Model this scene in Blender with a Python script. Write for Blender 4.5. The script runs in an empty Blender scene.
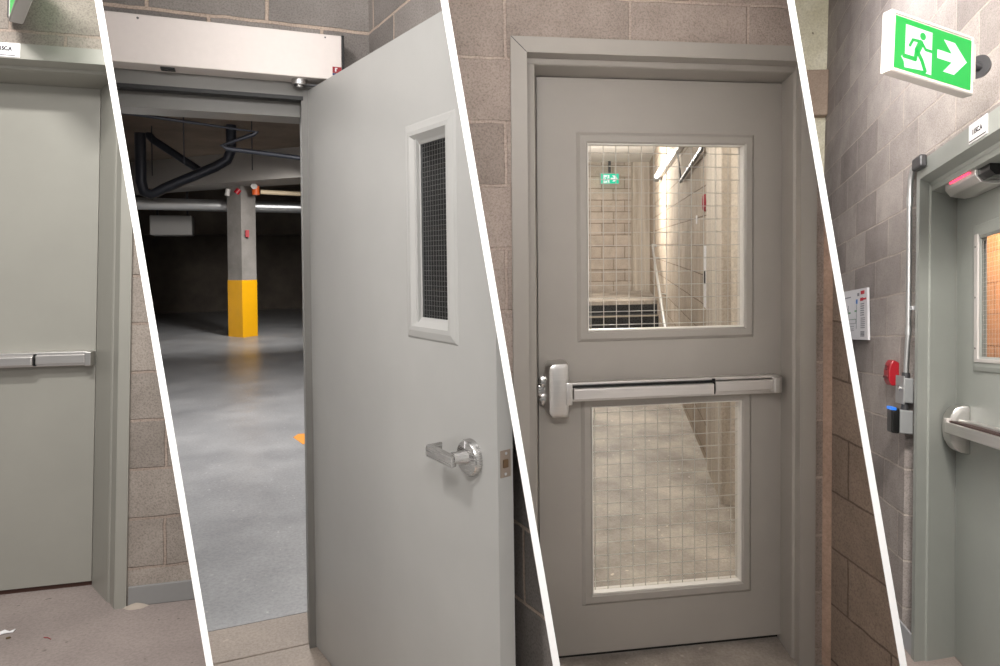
import bpy, bmesh, math, random
from mathutils import Matrix, Vector
random.seed(7)
SC = bpy.context.scene
COL = SC.collection

def lin(c):
    c = c / 255.0
    return c / 12.92 if c <= 0.04045 else ((c + 0.055) / 1.055) ** 2.4
def S(r, g, b):
    return (lin(r), lin(g), lin(b), 1.0)

# ------------------------------------------------------------------ camera, world, exposure, lamps
CAMZ = 1.5
FOC = 650.0
CX, CY = 500.0, 262.0
cam_data = bpy.data.cameras.new('camera')
cam = bpy.data.objects.new('camera', cam_data)
COL.objects.link(cam)
cam.location = (0, 0, CAMZ)
cam.rotation_euler = (math.pi / 2, 0, 0)
cam_data.sensor_fit = 'HORIZONTAL'
cam_data.sensor_width = 36.0
cam_data.lens = FOC / 1000.0 * 36.0
cam_data.shift_y = -(333.0 - CY) / 1000.0
cam_data.clip_start = 0.05
cam_data.clip_end = 100
SC.camera = cam

world = bpy.data.worlds.new('world')
SC.world = world
world.use_nodes = True
world.node_tree.nodes['Background'].inputs[0].default_value = (1.0, 0.98, 0.95, 1)
world.node_tree.nodes['Background'].inputs[1].default_value = 0.28
SC.view_settings.view_transform = 'Standard'
SC.view_settings.look = 'None'
SC.view_settings.exposure = 0.0
SC.view_settings.gamma = 1.0
SC.view_settings.use_curve_mapping = False

# each corridor bay has its own orthogonal frame: u along the door wall, n into the wall, z up
def frame(P0, R):
    M = Matrix.Identity(4)
    rows = (R[0], [-v for v in R[2]], R[1])
    p = (P0[0], -P0[2], P0[1] + CAMZ)
    for i in range(3):
        for j in range(3):
            M[i][j] = rows[i][j]
        M[i][3] = p[i]
    return M
M1 = frame((-1.43846, -1.33077, -2.5), ((0.967533, -0.252576, -0.009246), (-0.002512, -0.046192, 0.998929), (-0.252732, -0.966474, -0.045326)))
M2 = frame((-0.710385, -1.475385, -2.5), ((0.932646, -0.360522, -0.013952), (0.014638, -0.000826, 0.999893), (-0.360495, -0.932750, 0.004507)))
M3 = frame((1.106308, -1.467846, -2.35), ((0.990079, -0.140233, -0.008831), (0.012545, 0.025623, 0.999593), (-0.139950, -0.989787, 0.027128)))
M4 = frame((1.770462, -1.705846, -2.8), ((-0.245188, 0.966454, 0.076483), (0.116516, -0.048943, 0.991982), (0.962449, 0.252133, -0.100607)))

def area(name, M, loc, aim, size, energy, color=(1, 1, 1), sy=None, spread=None):
    l = bpy.data.lights.new(name, 'AREA')
    l.energy = energy
    l.color = color
    l.size = size
    if sy:
        l.shape = 'RECTANGLE'
        l.size_y = sy
    if spread:
        l.spread = spread
    o = bpy.data.objects.new(name, l)
    COL.objects.link(o)
    p = M @ Vector(loc)
    d = (M @ Vector(aim)) - p
    o.rotation_euler = d.to_track_quat('-Z', 'Y').to_euler()
    o.location = p
    return o
def point(name, M, loc, energy, color=(1, 1, 1), size=0.1):
    l = bpy.data.lights.new(name, 'POINT')
    l.energy = energy
    l.color = color
    l.shadow_soft_size = size
    o = bpy.data.objects.new(name, l)
    COL.objects.link(o)
    o.location = M @ Vector(loc)
    return o
I4 = Matrix.Identity(4)
WARM = (1.0, 0.93, 0.86)
area('front_fill', I4, (0.0, -0.1, 2.35), (0.0, 1.3, 1.3), 0.9, 26, (1.0, 0.97, 0.94), 0.3)  # added fill beside the camera, whitens the partition edges and lifts the doors
area('lamp_first_door', M1, (-0.3, -1.55, 2.95), (-0.4, 0.2, 1.0), 0.35, 40, (1.0, 0.98, 0.94), 0.10)
area('lamp_garage_door', M2, (-0.75, -1.55, 2.85), (0.0, -0.3, 1.3), 0.25, 24, (1.0, 0.97, 0.95))
area('lamp_glazed_door', M3, (-0.45, -1.35, 3.0), (-0.5, 0.1, 1.0), 0.4, 88, WARM)
area('lamp_exit_door', M4, (0.1, -0.60, 3.5), (-0.3, 0.0, 1.0), 0.3, 17, (0.99, 0.98, 1.0), 0.10)
area('lamp_exit_sign', M4, (2.2, -0.9, 2.7), (0.2, 0.0, 1.4), 0.15, 24, (1.0, 0.98, 0.95), 0.15)
area('lamp_garage', M2, (-0.2, 3.4, 3.4), (-0.4, 3.0, 0), 0.6, 150, (1.0, 0.98, 0.96), 1.5)
area('garage_column_fill', M2, (0.62, 8.6, 2.9), (-0.38, 11.2, 0.6), 0.4, 50, (1.0, 0.97, 0.93), 0.6, 1.7)  # added lamp out of view behind the jamb, aimed to brighten the column
point('garage_ceiling_fill', M2, (0.42, 5.0, 2.6), 22, (1.0, 0.95, 0.9), 0.1)  # unseen fill added to lift the garage ceiling and pipes
point('lamp_stair_front', M3, (-0.5, 1.5, 2.7), 52, (1.0, 0.95, 0.88), 0.25)
point('lamp_stair', M3, (1.1, 6.0, 2.35), 195, (1.0, 0.96, 0.90), 0.25)
point('lamp_behind_exit_door', M4, (-1.2, 0.45, 2.2), 38, (1.0, 0.66, 0.40), 0.1)

# ------------------------------------------------------------------ cutting planes of the slanted partitions
def ray(p):
    return Vector(((p[0] - CX) / FOC, 1.0, -(p[1] - CY) / FOC))
EYE = Vector((0, 0, CAMZ))
def plane(a, b):
    n = ray(a).cross(ray(b)).normalized()
    if n.x < 0:
        n = -n
    return n                        # points right
LINES = (((98.3, 0), (209.6, 665)), ((444.2, 0), (556.4, 665)), ((790.6, 0), (903.3, 665)))
PN = [plane(a, b) for a, b in LINES]
CLIP = {1: [(PN[0], 1)], 2: [(PN[0], -1), (PN[1], 1)], 3: [(PN[1], -1), (PN[2], 1)], 4: [(PN[2], -1)], 0: []}

# ------------------------------------------------------------------ mesh builder
class MB:
    def __init__(s):
        s.bm = bmesh.new()
    def faces(s, vs, fs):
        v = [s.bm.verts.new(p) for p in vs]
        for f in fs:
            try:
                s.bm.faces.new([v[i] for i in f])
            except ValueError:
                pass
        return v
    def box(s, a, b, bevel=0.0, seg=2):
        (x0, y0, z0), (x1, y1, z1) = a, b
        vs = [(x0, y0, z0), (x1, y0, z0), (x1, y1, z0), (x0, y1, z0), (x0, y0, z1), (x1, y0, z1), (x1, y1, z1), (x0, y1, z1)]
        v = s.faces(vs, [(0, 3, 2, 1), (4, 5, 6, 7), (0, 1, 5, 4), (1, 2, 6, 5), (2, 3, 7, 6), (3, 0, 4, 7)])
        if bevel:
            es = set()
            for q in v:
                es.update(q.link_edges)
            bmesh.ops.bevel(s.bm, geom=list(es), offset=bevel, segments=seg, affect='EDGES', profile=0.5)
        return s
    def prism(s, poly, axis, lo, hi, bevel=0.0):
        def P(a, b, h):
            return {'z': (a, b, h), 'x': (h, a, b), 'y': (a, h, b)}[axis]
        n = len(poly)
        vs = [P(a, b, lo) for a, b in poly] + [P(a, b, hi) for a, b in poly]
        v = s.faces(vs, [tuple(range(n))[::-1], tuple(range(n, 2 * n))] + [(i, (i + 1) % n, n + (i + 1) % n, n + i) for i in range(n)])
        if bevel:
            es = set()
            for q in v:
                es.update(q.link_edges)
            bmesh.ops.bevel(s.bm, geom=list(es), offset=bevel, segments=2, affect='EDGES', profile=0.5)
        return s
    def tube(s, pts, r, seg=10, cap=True):
        pts = [Vector(p) for p in pts]
        rings = []
        rr = r if isinstance(r, (list, tuple)) else [r] * len(pts)
        up = None
        for i, p in enumerate(pts):
            if i == 0:
                d = (pts[1] - p).normalized()
            elif i == len(pts) - 1:
                d = (p - pts[-2]).normalized()
            else:
                d = ((p - pts[i - 1]).normalized() + (pts[i + 1] - p).normalized()).normalized()
            if up is None:
                up = Vector((0, 0, 1)) if abs(d.z) < 0.9 else Vector((0, 1, 0))
            a = d.cross(up).normalized()
            b = a.cross(d).normalized()
            up = b
            rings.append([s.bm.verts.new(p + (a * math.cos(t) + b * math.sin(t)) * rr[i]) for t in [2 * math.pi * k / seg for k in range(seg)]])
        for A, B in zip(rings, rings[1:]):
            for k in range(seg):
                s.bm.faces.new((A[k], A[(k + 1) % seg], B[(k + 1) % seg], B[k]))
        if cap:
            s.bm.faces.new(rings[0][::-1])
            s.bm.faces.new(rings[-1])
        return s
    def loops(s, ls, close=False):
        """connect closed loops of equal vertex count"""
        R = [[s.bm.verts.new(p) for p in l] for l in ls]
        n = len(R[0])
        pr = list(zip(R, R[1:])) + ([(R[-1], R[0])] if close else [])
        for A, B in pr:
            for k in range(n):
                s.bm.faces.new((A[k], A[(k + 1) % n], B[(k + 1) % n], B[k]))
        if not close:
            s.bm.faces.new(R[0][::-1])
            s.bm.faces.new(R[-1])
        return s
    def ring(s, x0, x1, z0, z1, prof):
        """rectangular frame; prof = list of (inset, y) swept round the rectangle, closed"""
        ls = [[(x0 + i, y, z0 + i), (x1 - i, y, z0 + i), (x1 - i, y, z1 - i), (x0 + i, y, z1 - i)] for i, y in prof]
        return s.loops(ls, close=True)
    def slab(s, x0, x1, z0, z1, y0, y1, holes=(), axis='y'):
        xs = sorted({x0, x1} | {h[0] for h in holes} | {h[1] for h in holes})
        zs = sorted({z0, z1} | {h[2] for h in holes} | {h[3] for h in holes})
        xs = [x for x in xs if x0 <= x <= x1]
        zs = [z for z in zs if z0 <= z <= z1]
        def solid(i, j):
            if i < 0 or j < 0 or i >= len(xs) - 1 or j >= len(zs) - 1:
                return False
            cx, cz = (xs[i] + xs[i + 1]) / 2, (zs[j] + zs[j + 1]) / 2
            return not any(h[0] < cx < h[1] and h[2] < cz < h[3] for h in holes)
        cache = {}
        def V(i, j, k):
            if (i, j, k) not in cache:
                y = (y0, y1)[k]
                cache[(i, j, k)] = s.bm.verts.new((xs[i], y, zs[j]) if axis == 'y' else (y, xs[i], zs[j]))
            return cache[(i, j, k)]
        F = s.bm.faces.new
        for i in range(len(xs) - 1):
            for j in range(len(zs) - 1):
                if not solid(i, j):
                    continue
                F((V(i, j, 0), V(i + 1, j, 0), V(i + 1, j + 1, 0), V(i, j + 1, 0)))
                F((V(i, j, 1), V(i, j + 1, 1), V(i + 1, j + 1, 1), V(i + 1, j, 1)))
                if not solid(i - 1, j): F((V(i, j, 0), V(i, j + 1, 0), V(i, j + 1, 1), V(i, j, 1)))
                if not solid(i + 1, j): F((V(i + 1, j, 0), V(i + 1, j, 1), V(i + 1, j + 1, 1), V(i + 1, j + 1, 0)))
                if not solid(i, j - 1): F((V(i, j, 0), V(i, j, 1), V(i + 1, j, 1), V(i + 1, j, 0)))
                if not solid(i, j + 1): F((V(i, j + 1, 0), V(i + 1, j + 1, 0), V(i + 1, j + 1, 1), V(i, j + 1, 1)))
        return s
    def cut(s, co, no):
        r = bmesh.ops.bisect_plane(s.bm, geom=list(s.bm.verts) + list(s.bm.edges) + list(s.bm.faces), plane_co=co, plane_no=no, clear_outer=True, dist=1e-6)
        bmesh.ops.edgenet_fill(s.bm, edges=[g for g in r['geom_cut'] if isinstance(g, bmesh.types.BMEdge)])
        return s
    def disc(s, c, r, axis='y', h=0.01, seg=32, r2=None):
        r2 = r if r2 is None else r2
        def P(t, rad, k):
            a, b = rad * math.cos(t), rad * math.sin(t)
            return {'y': (c[0] + a, c[1] + k, c[2] + b), 'x': (c[0] + k, c[1] + a, c[2] + b), 'z': (c[0] + a, c[1] + b, c[2] + k)}[axis]
        ts = [2 * math.pi * k / seg for k in range(seg)]
        return s.loops([[P(t, r, 0) for t in ts], [P(t, r2, h) for t in ts]])
    def stroke(s, pts, w, y0, y1, seg=8):
        """flat thick polyline in the xz plane between y0 and y1"""
        for (a, b) in zip(pts, pts[1:]):
            d = Vector((b[0] - a[0], b[1] - a[1]))
            L = d.length
            d.normalize()
            nx, nz = -d.y * w / 2, d.x * w / 2
            poly = []
            ang = math.atan2(d.y, d.x)
            for k in range(seg + 1):
                t = ang - math.pi / 2 + math.pi * k / seg
                poly.append((b[0] + math.cos(t) * w / 2, b[1] + math.sin(t) * w / 2))
            for k in range(seg + 1):
                t = ang + math.pi / 2 + math.pi * k / seg
                poly.append((a[0] + math.cos(t) * w / 2, a[1] + math.sin(t) * w / 2))
            s.prism(poly, 'y', y0, y1)
        return s
    def xf(s, M):
        bmesh.ops.transform(s.bm, matrix=M, verts=s.bm.verts)
        return s

def emit(name, mb, mat, parent=None, M=I4, loc=(0, 0, 0), bay=0, smooth=False, off=(0, 0, 0)):
    """mb is in the frame of M (bay frame); loc = origin of a top-level mesh, off = origin of the parent thing"""
    bm = mb.bm
    o_ = Vector(off) if parent else Vector(loc)
    bmesh.ops.translate(bm, verts=bm.verts, vec=-o_)
    W = M @ Matrix.Translation(o_)
    W = parent_world[parent.name] if parent else W
    for nrm, sgn in CLIP[bay]:
        Wi = W.inverted()
        co = Wi @ EYE
        no = (W.to_3x3().transposed() @ (nrm * sgn)).normalized()
        ds = [(v.co - co).dot(no) for v in bm.verts]
        if not ds or max(ds) <= 0:
            continue
        r = bmesh.ops.bisect_plane(bm, geom=list(bm.verts) + list(bm.edges) + list(bm.faces), plane_co=co, plane_no=no, clear_outer=True, dist=1e-6)
        es = [g for g in r['geom_cut'] if isinstance(g, bmesh.types.BMEdge)]
        try:
            bmesh.ops.edgenet_fill(bm, edges=es)
        except Exception:
            pass
    if not bm.verts:
        bm.free()
        return None
    bmesh.ops.recalc_face_normals(bm, faces=bm.faces)
    me = bpy.data.meshes.new(name)
    bm.to_mesh(me)
    bm.free()
    if smooth:
        for p in me.polygons:
            p.use_smooth = True
        try:
            me.set_sharp_from_angle(angle=math.radians(35))
        except Exception:
            pass
    me.materials.append(mat)
    o = bpy.data.objects.new(name, me)
    COL.objects.link(o)
    if parent:
        o.parent = parent
        parent_world[o.name] = W
    else:
        o.matrix_world = W
        parent_world[o.name] = W
    o['_m'] = 0
    del o['_m']
    return o
parent_world = {}
def thing(name, label, cat, M, loc=(0, 0, 0), group=None, kind=None):
    o = bpy.data.objects.new(name, None)
    COL.objects.link(o)
    o.empty_display_size = 0.1
    W = M @ Matrix.Translation(Vector(loc))
    o.matrix_world = W
    parent_world[o.name] = W
    o['_m'] = 0
    tag(o, label, cat, group, kind)
    return o
def tag(o, label, cat, group=None, kind=None):
    if o is None:
        return None
    o['label'] = label
    o['category'] = cat
    if group:
        o['group'] = group
    if kind:
        o['kind'] = kind
    return o
def struct(name, mb, mat, M, bay, label, cat, smooth=False):
    o = emit(name, mb, mat, None, M, (0, 0, 0), bay, smooth)
    return tag(o, label, cat, None, 'structure')

# ------------------------------------------------------------------ materials
def newmat(name):
    m = bpy.data.materials.new(name)
    m.use_nodes = True
    nt = m.node_tree
    return m, nt, nt.nodes['Principled BSDF']
def N(nt, t, **kw):
    n = nt.nodes.new(t)
    for k, v in kw.items():
        setattr(n, k, v)
    return n
def ramp(nt, fac, c0, c1, p0=0.0, p1=1.0):
    r = N(nt, 'ShaderNodeValToRGB')
    r.color_ramp.elements[0].position = p0
    r.color_ramp.elements[0].color = c0
    r.color_ramp.elements[1].position = p1
    r.color_ramp.elements[1].color = c1
    nt.links.new(fac, r.inputs[0])
    return r.outputs[0]
def noise(nt, vec, scale, detail=3, rough=0.6):
    n = N(nt, 'ShaderNodeTexNoise')
    n.inputs['Scale'].default_value = scale
    n.inputs['Detail'].default_value = detail
    n.inputs['Roughness'].default_value = rough
    nt.links.new(vec, n.inputs['Vector'])
    return n.outputs['Fac']
def mixc(nt, a, b, fac, mode='MIX'):
    m = N(nt, 'ShaderNodeMix', data_type='RGBA', blend_type=mode)
    for sock, v in ((m.inputs[6], a), (m.inputs[7], b), (m.inputs[0], fac)):
        if hasattr(v, 'links'):
            nt.links.new(v, sock)
        else:
            sock.default_value = v
    return m.outputs[2]
def bump(nt, h, strength, dist, normal=None):
    b = N(nt, 'ShaderNodeBump')
    b.inputs['Strength'].default_value = strength
    b.inputs['Distance'].default_value = dist
    nt.links.new(h, b.inputs['Height'])
    if normal is not None:
        nt.links.new(normal, b.inputs['Normal'])
    return b.outputs[0]
def coords(nt):
    return N(nt, 'ShaderNodeTexCoord').outputs['Object']

def paint(name, col, rough=0.42, var=0.04, spec=0.5, bumps=0.05):
    m, nt, p = newmat(name)
    c = coords(nt)
    d = tuple(max(0, x * (1 - var * 2)) for x in col[:3]) + (1,)
    nt.links.new(ramp(nt, noise(nt, c, 3.0, 5), d, col, 0.3, 0.7), p.inputs['Base Color'])
    p.inputs['Roughness'].default_value = rough
    p.inputs['Specular IOR Level'].default_value = spec
    if bumps:
        nt.links.new(bump(nt, noise(nt, c, 380, 2), bumps, 0.001), p.inputs['Normal'])
    return m
def metal(name, col, rough=0.32, aniso=None):
    m, nt, p = newmat(name)
    c = coords(nt)
    mp = N(nt, 'ShaderNodeMapping')
    mp.inputs['Scale'].default_value = aniso or (6, 6, 300)
    nt.links.new(c, mp.inputs['Vector'])
    n = noise(nt, mp.outputs[0], 1.0, 2)
    nt.links.new(ramp(nt, n, tuple(x * .86 for x in col[:3]) + (1,), col), p.inputs['Base Color'])
    p.inputs['Metallic'].default_value = 1.0
    r = N(nt, 'ShaderNodeMapRange')
    r.inputs['To Min'].default_value = rough * .8
    r.inputs['To Max'].default_value = rough * 1.25
    nt.links.new(n, r.inputs['Value'])
    nt.links.new(r.outputs[0], p.inputs['Roughness'])
    return m
def plain(name, col, rough=0.5, metallic=0.0):
    m, nt, p = newmat(name)
    c = coords(nt)
    d = tuple(x * .93 for x in col[:3]) + (1,)
    nt.links.new(ramp(nt, noise(nt, c, 40.0, 2), d, col), p.inputs['Base Color'])
    p.inputs['Roughness'].default_value = rough
    p.inputs['Metallic'].default_value = metallic
    return m
def glow(name, col, strength):
    m, nt, p = newmat(name)
    p.inputs['Base Color'].default_value = tuple(x * .08 for x in col[:3]) + (1,)
    p.inputs['Emission Color'].default_value = col
    p.inputs['Emission Strength'].default_value = strength
    p.inputs['Roughness'].default_value = 0.3
    return m
def blocks(name, axis, zoff, row, width, xoff, c1, c2, mortar, gap=0.011, flip=False, speck=0.55, stain=None, bumpk=0.85):
    """concrete block masonry: running bond in the wall plane, pitted faces, tooled joints"""
    m, nt, p = newmat(name)
    c = coords(nt)
    sp = N(nt, 'ShaderNodeSeparateXYZ')
    nt.links.new(c, sp.inputs[0])
    cb = N(nt, 'ShaderNodeCombineXYZ')
    ax = N(nt, 'ShaderNodeMath', operation='SUBTRACT')
    nt.links.new(sp.outputs[{'u': 0, 'n': 1}[axis]], ax.inputs[0])
    ax.inputs[1].default_value = xoff - 40 * width
    az = N(nt, 'ShaderNodeMath', operation='SUBTRACT')
    nt.links.new(sp.outputs[2], az.inputs[0])
    az.inputs[1].default_value = zoff - 20 * row
    nt.links.new(ax.outputs[0], cb.inputs[0])
    nt.links.new(az.outputs[0], cb.inputs[1])
    # slightly wandering joints
    wob = N(nt, 'ShaderNodeTexNoise')
    wob.inputs['Scale'].default_value = 9
    nt.links.new(c, wob.inputs['Vector'])
    wsub = N(nt, 'ShaderNodeVectorMath', operation='SUBTRACT')
    nt.links.new(wob.outputs['Color'], wsub.inputs[0])
    wsub.inputs[1].default_value = (.5, .5, .5)
    wsc = N(nt, 'ShaderNodeVectorMath', operation='SCALE')
    nt.links.new(wsub.outputs[0], wsc.inputs[0])
    wsc.inputs['Scale'].default_value = 0.012
    wad = N(nt, 'ShaderNodeVectorMath', operation='ADD')
    nt.links.new(cb.outputs[0], wad.inputs[0])
    nt.links.new(wsc.outputs[0], wad.inputs[1])
    br = N(nt, 'ShaderNodeTexBrick')
    br.offset = 0.5
    br.offset_frequency = 2
    br.inputs['Scale'].default_value = 1.0
    br.inputs['Brick Width'].default_value = width
    br.inputs['Row Height'].default_value = row
    br.inputs['Mortar Size'].default_value = gap / 2
    br.inputs['Mortar Smooth'].default_value = 0.35
    br.inputs['Bias'].default_value = 0.0
    br.inputs['Color1'].default_value = c1
    br.inputs['Color2'].default_value = c2
    br.inputs['Mortar'].default_value = mortar
    nt.links.new(wad.outputs[0], br.inputs['Vector'])
    col = br.outputs['Color']
    n1 = noise(nt, c, 150, 3, .75)
    n2 = noise(nt, c, 5, 4, .6)
    col = mixc(nt, col, ramp(nt, n1, (0.25, .24, .23, 1), (1, 1, 1, 1), .28, .55), speck, 'MULTIPLY')
    col = mixc(nt, col, ramp(nt, n2, (.72, .7, .68, 1), (1.12, 1.1, 1.08, 1), .3, .7), .7, 'MULTIPLY')
    if stain:
        st = noise(nt, c, stain[1], 5, .6)
        col = mixc(nt, col, stain[0], ramp(nt, st, (0, 0, 0, 1), (.6, .6, .6, 1), .5, .75))
    nt.links.new(col, p.inputs['Base Color'])
    p.inputs['Roughness'].default_value = 0.9
    p.inputs['Specular IOR Level'].default_value = 0.2
    inv = N(nt, 'ShaderNodeMath', operation='SUBTRACT')
    inv.inputs[0].default_value = 1.0
    nt.links.new(br.outputs['Fac'], inv.inputs[1])
    b1 = bump(nt, inv.outputs[0], bumpk, 0.006)
    b2 = bump(nt, n1, bumpk * .7, 0.004, b1)
    nt.links.new(b2, p.inputs['Normal'])
    return m
def concrete(name, ca, cb_, scale=2.5, rough=0.75, speck=None, fine=90, bumpk=.25, streak=False):
    m, nt, p = newmat(name)
    c = coords(nt)
    v = c
    if streak:
        mp = N(nt, 'ShaderNodeMapping')
        mp.inputs['Scale'].default_value = (9, 9, .7)
        nt.links.new(c, mp.inputs['Vector'])
        v = mp.outputs[0]
    n1 = noise(nt, v, scale, 6, .62)
    col = ramp(nt, n1, ca, cb_, .32, .68)
    n2 = noise(nt, c, fine, 3, .7)
    col = mixc(nt, col, ramp(nt, n2, (.6, .58, .56, 1), (1.1, 1.1, 1.1, 1), .3, .6), .5, 'MULTIPLY')
    if speck:
        n3 = noise(nt, c, 26, 2, .5)
        col = mixc(nt, col, speck, ramp(nt, n3, (0, 0, 0, 1), (1, 1, 1, 1), .70, .73))
    nt.links.new(col, p.inputs['Base Color'])
    rr = N(nt, 'ShaderNodeMapRange')
    rr.inputs['To Min'].default_value = rough - .12
    rr.inputs['To Max'].default_value = rough + .12
    nt.links.new(n1, rr.inputs['Value'])
    nt.links.new(rr.outputs[0], p.inputs['Roughness'])
    nt.links.new(bump(nt, n2, bumpk, .003), p.inputs['Normal'])
    return m
def thin_glass(name, tint, gloss=0.08):
    m = bpy.data.materials.new(name)
    m.use_nodes = True
    nt = m.node_tree
    nt.nodes.remove(nt.nodes['Principled BSDF'])
    out = nt.nodes['Material Output']
    tr = N(nt, 'ShaderNodeBsdfTransparent')
    tr.inputs[0].default_value = tint
    gl = N(nt, 'ShaderNodeBsdfGlossy')
    gl.inputs['Roughness'].default_value = 0.03
    fr = N(nt, 'ShaderNodeFresnel')
    fr.inputs[0].default_value = 1.45
    mx = N(nt, 'ShaderNodeMixShader')
    ge = N(nt, 'ShaderNodeNewGeometry')
    inv = N(nt, 'ShaderNodeMath', operation='SUBTRACT')
    inv.inputs[0].default_value = 1.0
    nt.links.new(ge.outputs['Backfacing'], inv.inputs[1])
    fm_ = N(nt, 'ShaderNodeMath', operation='MULTIPLY')
    nt.links.new(fr.outputs[0], fm_.inputs[0])
    nt.links.new(inv.outputs[0], fm_.inputs[1])
    nt.links.new(fm_.outputs[0], mx.inputs[0])
    nt.links.new(tr.outputs[0], mx.inputs[1])
    nt.links.new(gl.outputs[0], mx.inputs[2])
    nt.links.new(mx.outputs[0], out.inputs[0])
    return m

PAINT1 = paint('painted_steel_green_grey', S(154, 152, 144), .38)
PAINT2 = paint('painted_steel_light_grey', S(176, 175, 172), .36)
PAINT2F = paint('painted_steel_frame_grey', S(120, 118, 114), .42)
PAINT3 = paint('painted_steel_warm_grey', S(162, 156, 149), .40)
PAINT4 = paint('painted_steel_cool_grey', S(147, 150, 145), .38)
WHITE_EDGE = paint('white_board_paint', (.95, .95, .95, 1), .6, 0.0, .3, 0)
OPBOX = plain('silver_operator_paint', S(226, 217, 212), .5, .3)
ALU = metal('brushed_aluminium', (.80, .77, .75, 1), .36, (4, 300, 300))
ALU_V = metal('satin_aluminium', (.72, .70, .68, 1), .33)
STEEL = metal('satin_steel', (.60, .59, .58, 1), .26)
GALV = metal('galvanised_steel', (.62, .63, .64, 1), .4)
WIRE = plain('wire_grey', S(196, 192, 186), .45, .25)
BLACK = plain('black_rubber', S(18, 18, 19), .5)
BLACKG = plain('black_plastic', S(14, 14, 15), .25)
WHITEP = plain('white_plastic', S(186, 181, 177), .45)
PAPER = plain('white_card', S(238, 236, 238), .6)
INK = plain('dark_ink', S(38, 36, 42), .6)
RED = plain('red_plastic', S(156, 20, 34), .35)
GREYBOX = plain('grey_cast_box', S(140, 142, 143), .45, .2)
GREYDK = plain('dark_grey_metal', S(78, 78, 80), .4, .5)
GLASS = thin_glass('clear_wired_glass', (.97, .97, .96, 1))
GLASSD = thin_glass('dim_wired_glass', (.45, .46, .47, 1))

WALL1 = blocks('block_wall_first', 'u', .140, .1895, .38, .32, S(148, 140, 133), S(170, 161, 153), S(166, 152, 142), .014)
WALL2 = blocks('block_wall_second', 'u', .378, .2, .4, .06, S(140, 135, 132), S(166, 160, 156), S(206, 188, 174), .016)
WALL2S = blocks('block_wall_second_side', 'n', .378, .2, .4, -.25, S(136, 131, 128), S(158, 152, 148), S(206, 188, 174), .012)
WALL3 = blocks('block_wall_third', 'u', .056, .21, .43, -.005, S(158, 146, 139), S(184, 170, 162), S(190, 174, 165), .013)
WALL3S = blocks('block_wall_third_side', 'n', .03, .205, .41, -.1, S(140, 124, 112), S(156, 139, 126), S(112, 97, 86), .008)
WALL4 = blocks('block_wall_fourth', 'u', .153, .2055, .41, -.23, S(156, 149, 146), S(182, 175, 171), S(196, 186, 179), .011)
FLOOR1 = concrete('floor_concrete_first', S(138, 127, 123), S(160, 148, 143), 2.2, .7, S(120, 110, 105))
FLOOR2 = concrete('floor_concrete_second', S(160, 148, 138), S(182, 169, 158), 2.6, .7, S(196, 184, 172))
FLOOR3 = concrete('floor_concrete_third', S(126, 117, 110), S(176, 165, 155), 4.0, .65, S(190, 178, 168))
FLOOR4 = concrete('floor_concrete_fourth', S(140, 128, 122), S(160, 148, 142), 3, .7)
GARFLOOR = concrete('garage_floor_paint', S(132, 133, 136), S(158, 159, 161), 1.6, .34, S(176, 176, 176), 60, .08)
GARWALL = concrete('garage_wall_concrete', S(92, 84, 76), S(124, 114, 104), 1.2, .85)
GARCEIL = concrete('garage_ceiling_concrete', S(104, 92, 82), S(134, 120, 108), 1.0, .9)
CONCCOL = concrete('grey_column_concrete', S(120, 116, 112), S(146, 142, 138), 2.0, .85)
YELLOW = paint('yellow_column_paint', S(236, 172, 10), .45, .05)
STAIRFLOOR = concrete('stair_floor_concrete', S(112, 102, 92), S(204, 194, 182), 1.7, .6, S(226, 214, 200), 70, .2)
BOARDC = concrete('board_marked_concrete', S(176, 164, 150), S(214, 204, 190), 1.6, .8, None, 60, .4, True)
STAIRBLOCK = blocks('stair_block_back', 'u', .05, .205, .42, .1, S(186, 174, 162), S(206, 194, 182), S(150, 136, 122), .016)
STAIRSIDE = blocks('stair_block_side', 'u', .05, .21, .42, .2, S(180, 166, 150), S(198, 184, 168), S(130, 112, 96), .010)
PLASTER = paint('white_ceiling_paint', S(232, 228, 222), .8, .04, .2)
STAINC = concrete('stained_plaster', S(200, 194, 168), S(226, 222, 204), 5, .85, S(130, 122, 106), 60, .4)

# ------------------------------------------------------------------ shared builders
def panel_text(parent, txt, size, M_local, mat, name='lettering'):
    cu = bpy.data.curves.new('txt', 'FONT')
    cu.body = txt
    cu.size = size
    cu.align_x = 'CENTER'
    cu.align_y = 'CENTER'
    cu.extrude = 0.0004
    cu.offset = 0.0011
    t = bpy.data.objects.new('txt_tmp', cu)
    COL.objects.link(t)
    dg = bpy.context.evaluated_depsgraph_get()
    me = bpy.data.meshes.new_from_object(t.evaluated_get(dg))
    bpy.data.objects.remove(t)
    mb = MB()
    mb.bm.from_mesh(me)
    bpy.data.meshes.remove(me)
    # text lies in xy: stand it up into xz facing -y
    mb.xf(M_local @ Matrix.Rotation(math.pi / 2, 4, 'X'))
    return mb

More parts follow.
